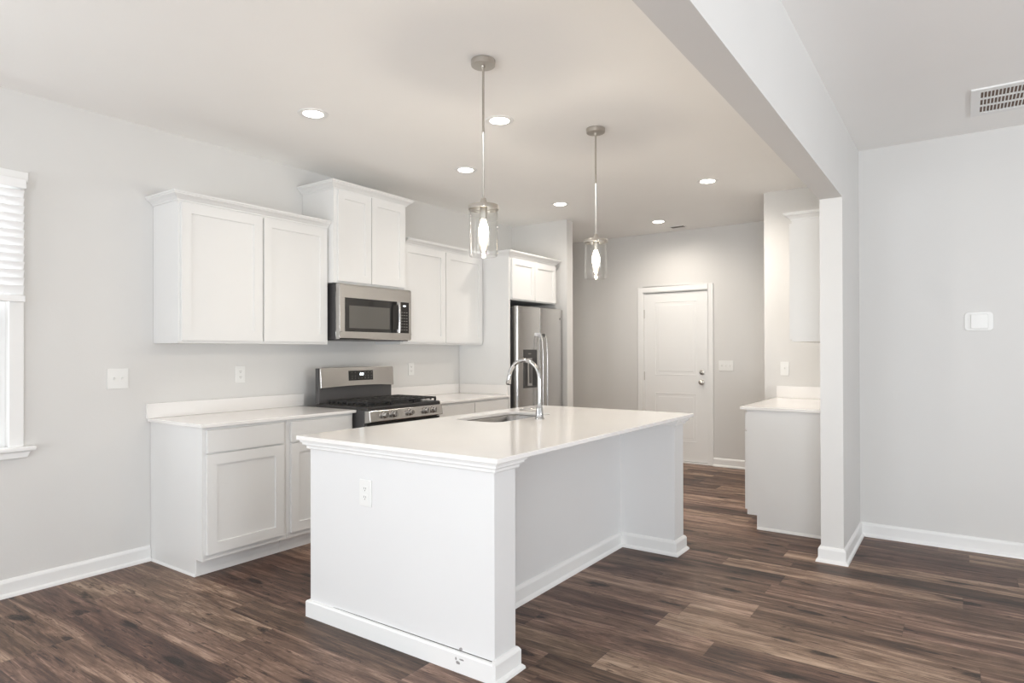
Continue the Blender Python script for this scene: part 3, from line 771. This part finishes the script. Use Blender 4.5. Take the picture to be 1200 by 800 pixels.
# ------------------------------------------------------------------ pendants
def pendant(label):
    r = thing('pendant_light', (-1.917, 2.488, 2.033), label, 'pendant light', 'glass pendants over the island')
    c = (-1.917, 2.488, 0)
    MB().lathe([(.060, H - .0005), (.060, H - .006), (.0585, H - .026), (.056, H - .028), (.012, H - .0285), (.0105, H - .040)], c, 36).build('canopy', M['nickel'], r, smooth=True)
    MB().lathe([(.0058, H - .04), (.0058, 2.40), (.0068, 2.398), (.0068, 2.388), (.0058, 2.386), (.0058, 2.055)], c, 14).build('rod', M['nickel'], r, smooth=True)
    MB().lathe([(.012, 2.066), (.016, 2.050), (.018, 2.034), (.074, 2.031), (.0755, 2.028), (.0755, 2.010), (.0735, 2.009), (.0735, 2.022), (.018, 2.024), (.0175, 1.985), (.0165, 1.962), (.006, 1.960)], c, 40).build('cap', M['nickel'], r, smooth=True)
    MB().lathe([(.0705, 2.021), (.0708, 1.80), (.0700, 1.786), (.067, 1.781), (.062, 1.783), (.0625, 1.792), (.0670, 1.802), (.0675, 2.021)], c, 48, cap=False).build('glass_shade', M['glass'], r, smooth=True)
    for k in range(3):
        a = math.radians(70 + 120 * k); rr = .0765
        MB().lathe([(.0035, 2.012), (.0045, 2.016), (.0045, 2.022), (.0035, 2.026)], (c[0] + rr * math.cos(a), c[1] + rr * math.sin(a), 0), 10).build('thumb_screw', M['nickel'], r, smooth=True)
    MB().lathe([(.011, 1.962), (.014, 1.950), (.021, 1.930), (.0245, 1.908), (.0235, 1.888), (.018, 1.868), (.010, 1.857), (.003, 1.853)], c, 24).build('bulb', M['bulb'], r, smooth=True)
    return r
pA = pendant('nearer clear glass pendant light hanging over the front half of the island')
lp = []
def bulb_light(x, y, z):
    d = bpy.data.lights.new('pendant_glow', 'POINT'); d.energy = PEND_W; d.color = (1, .90, .76); d.shadow_soft_size = .008
    o = bpy.data.objects.new('pendant_glow', d); COL.objects.link(o); o.location = (x, y, z)
bulb_light(-1.917, 2.488, 1.842)
pB = dup(pA, (-1.917, 3.668, 2.033), 'farther clear glass pendant light hanging over the rear half of the island')
bulb_light(-1.917, 3.668, 1.842)

# ------------------------------------------------------------------ recessed downlights
dlab = ['recessed ceiling light nearest the camera, above the left run by the window',
        'recessed ceiling light seen between the two pendant rods, above the island aisle',
        'recessed ceiling light in front of the tall cabinet over the microwave',
        'recessed ceiling light near the refrigerator alcove, left of the far pendant rod',
        'recessed ceiling light farthest right, near the beam and hidden corner cabinet',
        'recessed ceiling light farthest back, near the door wall and small vent']
dpos = [(-3.173, 2.45), (-2.33, 3.189), (-3.180, 3.90), (-3.175, 5.337), (-1.739, 5.337), (-2.724, 6.687)]
d0 = thing('recessed_light', (dpos[0][0], dpos[0][1], H), dlab[0], 'ceiling light', 'recessed ceiling lights')
c = (dpos[0][0], dpos[0][1], 0)
MB().lathe([(.088, H - .0005), (.087, H - .004), (.078, H - .006), (.060, H - .0045), (.058, H - .0008)], c, 36).build('trim_ring', M['trim'], d0, smooth=True)
MB().lathe([(.0575, H - .0008), (.0575, H - .0035), (.050, H - .0045)], c, 32).build('lens', M['led'], d0, smooth=True)
def down_light(x, y):
    d = bpy.data.lights.new('downlight_beam', 'SPOT'); d.energy = DOWN_W * 4 * (2.0 if y > 6 else (3.0 if x > -2 else 1.3) if y > 5 else .45); d.spot_size = math.radians(172 if y > 5 else 130); d.spot_blend = .9
    d.color = (1, .92, .82); d.shadow_soft_size = .05
    o = bpy.data.objects.new('downlight_beam', d); COL.objects.link(o); o.location = (x, y, H - .02)
down_light(*dpos[0])
for (x, y), lb in list(zip(dpos, dlab))[1:]:
    dup(d0, (x, y, H), lb); down_light(x, y)

# ------------------------------------------------------------------ ceiling grilles
vg = thing('ceiling_grille', (.45, 4.55, H), 'large white return air grille with slotted rows in the right ceiling', 'air grille')
gx0_, gx1_, gy0_, gy1_ = .050, .860, 4.315, 4.790
MB().box(gx0_, gx0_ + .042, gy0_, gy1_, H - .010, H - .0006).box(gx1_ - .042, gx1_, gy0_, gy1_, H - .010, H - .0006)\
    .box(gx0_ + .042, gx1_ - .042, gy0_, gy0_ + .05, H - .010, H - .0006).box(gx0_ + .042, gx1_ - .042, gy1_ - .05, gy1_, H - .010, H - .0006).build('frame', M['trim'], vg)
MB().box(gx0_ + .004, gx1_ - .004, gy0_ + .004, gy1_ - .004, H - .0022, H - .0007).build('duct_backing', M['duct'], vg)
gs = MB(); iy0, iy1 = gy0_ + .05, gy1_ - .05; ix0, ix1 = gx0_ + .042, gx1_ - .042
for k in (1, 2):
    y = iy0 + (iy1 - iy0) * k / 3; gs.box(ix0, ix1, y - .009, y + .009, H - .009, H - .0025)
nsl = int((ix1 - ix0) / .0165)
for i in range(nsl + 1):
    x = ix0 + i * .0165
    gs.obox((x, (iy0 + iy1) / 2, H - .0058), (0, 1, 0), (1, 0, 0), (0, 0, 1), (iy1 - iy0) / 2, .0026, .0028)
gs.build('louvers', M['trim'], vg)
v2 = thing('ceiling_vent', (-2.65, 7.08, H), 'small grey slotted supply vent in the ceiling near the door wall', 'air vent')
MB().box(-2.74, -2.56, 7.03, 7.13, H - .006, H - .0006).build('frame', M['trim'], v2, bevel=.001)
vs = MB()
for i in range(5): vs.box(-2.725, -2.575, 7.043 + i * .016, 7.052 + i * .016, H - .0075, H - .0061)
vs.build('slots', M['slot'], v2)

# ------------------------------------------------------------------ electrical plates
def frame_of(face, pos):
    if face == '+X': return Vector((pos, 0, 0)), Vector((0, 1, 0)), Vector((1, 0, 0))
    return Vector((0, pos, 0)), Vector((1, 0, 0)), Vector((0, -1, 0))
Z = Vector((0, 0, 1))
def plate(name, label, cat, face, pos, u, z, w_, h_, kind, n=1):
    O, U, N = frame_of(face, pos); c = O + U * u + Z * z
    r = thing(name, tuple(c), label, cat, 'switches and outlets')
    MB().obox(c + N * .0032, U, Z, N, w_ / 2, h_ / 2, .0028).build('cover_plate', M['plate'], r, bevel=.0018)
    if kind == 'outlet':
        for s in (-1, 1):
            q = c + Z * (.0195 * s)
            f = MB(); f.obox(q + N * .0068, U, Z, N, .0165, .0135, .0008); fo = f.build('receptacle', M['plate'], r, bevel=.003)
            k = MB()
            for t in (-1, 1): k.obox(q + U * (.0062 * t) + Z * .003 + N * .0078, U, Z, N, .0011, .0042, .0003)
            k.obox(q - Z * .007 + N * .0078, U, Z, N, .0022, .0022, .0003)
            k.build('slots', M['slot'], fo)
    else:
        for i in range(n):
            q = c + U * ((i - (n - 1) / 2) * .046)
            MB().obox(q + N * .0064, U, Z, N, .006, .0125, .0006).build('switch_collar', M['plate'], r)
            MB().obox(q + N * .0125 + Z * .003, U, (Z * .9 + N * .43).normalized(), (N * .9 - Z * .43).normalized(), .004, .0095, .004).build('toggle', M['plate'], r, bevel=.001)
    return r
plate('light_switch', 'white two-gang switch plate on the left wall near the window', 'light switch', '+X', XL, 1.811, 1.155, .122, .122, 'switch', 2)
plate('electrical_outlet', 'white outlet on the left wall above the left countertop', 'outlet', '+X', XL, 2.621, 1.157, .074, .118, 'outlet')
plate('electrical_outlet', 'white outlet on the left wall just right of the range', 'outlet', '+X', XL, 4.353, 1.156, .074, .116, 'outlet')
plate('electrical_outlet', 'white outlet on the front end of the island', 'outlet', '-Y', IY0, -2.256, .662, .078, .122, 'outlet')
plate('light_switch', 'wide three-gang switch plate on the far wall beside the door', 'light switch', '-Y', YF, -2.187, 1.149, .165, .118, 'switch', 3)
plate('light_switch', 'single switch plate on the wall above the counter behind the pier', 'light switch', '-Y', 6.04, -1.284, 1.159, .073, .120, 'switch', 1)
# thermostat-like sensor on the right wall
th = thing('thermostat', (.094, YR, 1.504), 'square white wall thermostat on a rounded plate on the right wall', 'thermostat')
def rr_plate(x0, x1, z0, z1, r, ya, yb): return MB().prism(rrect(x0, x1, z0, z1, r, 6), 1, ya, yb)
rr_plate(.018, .170, 1.444, 1.565, .022, YR - .008, YR - .0005).build('back_plate', M['plate'], th, bevel=.002)
rr_plate(.050, .142, 1.455, 1.552, .008, YR - .024, YR - .0085).build('sensor_body', M['plate'], th, bevel=.004)
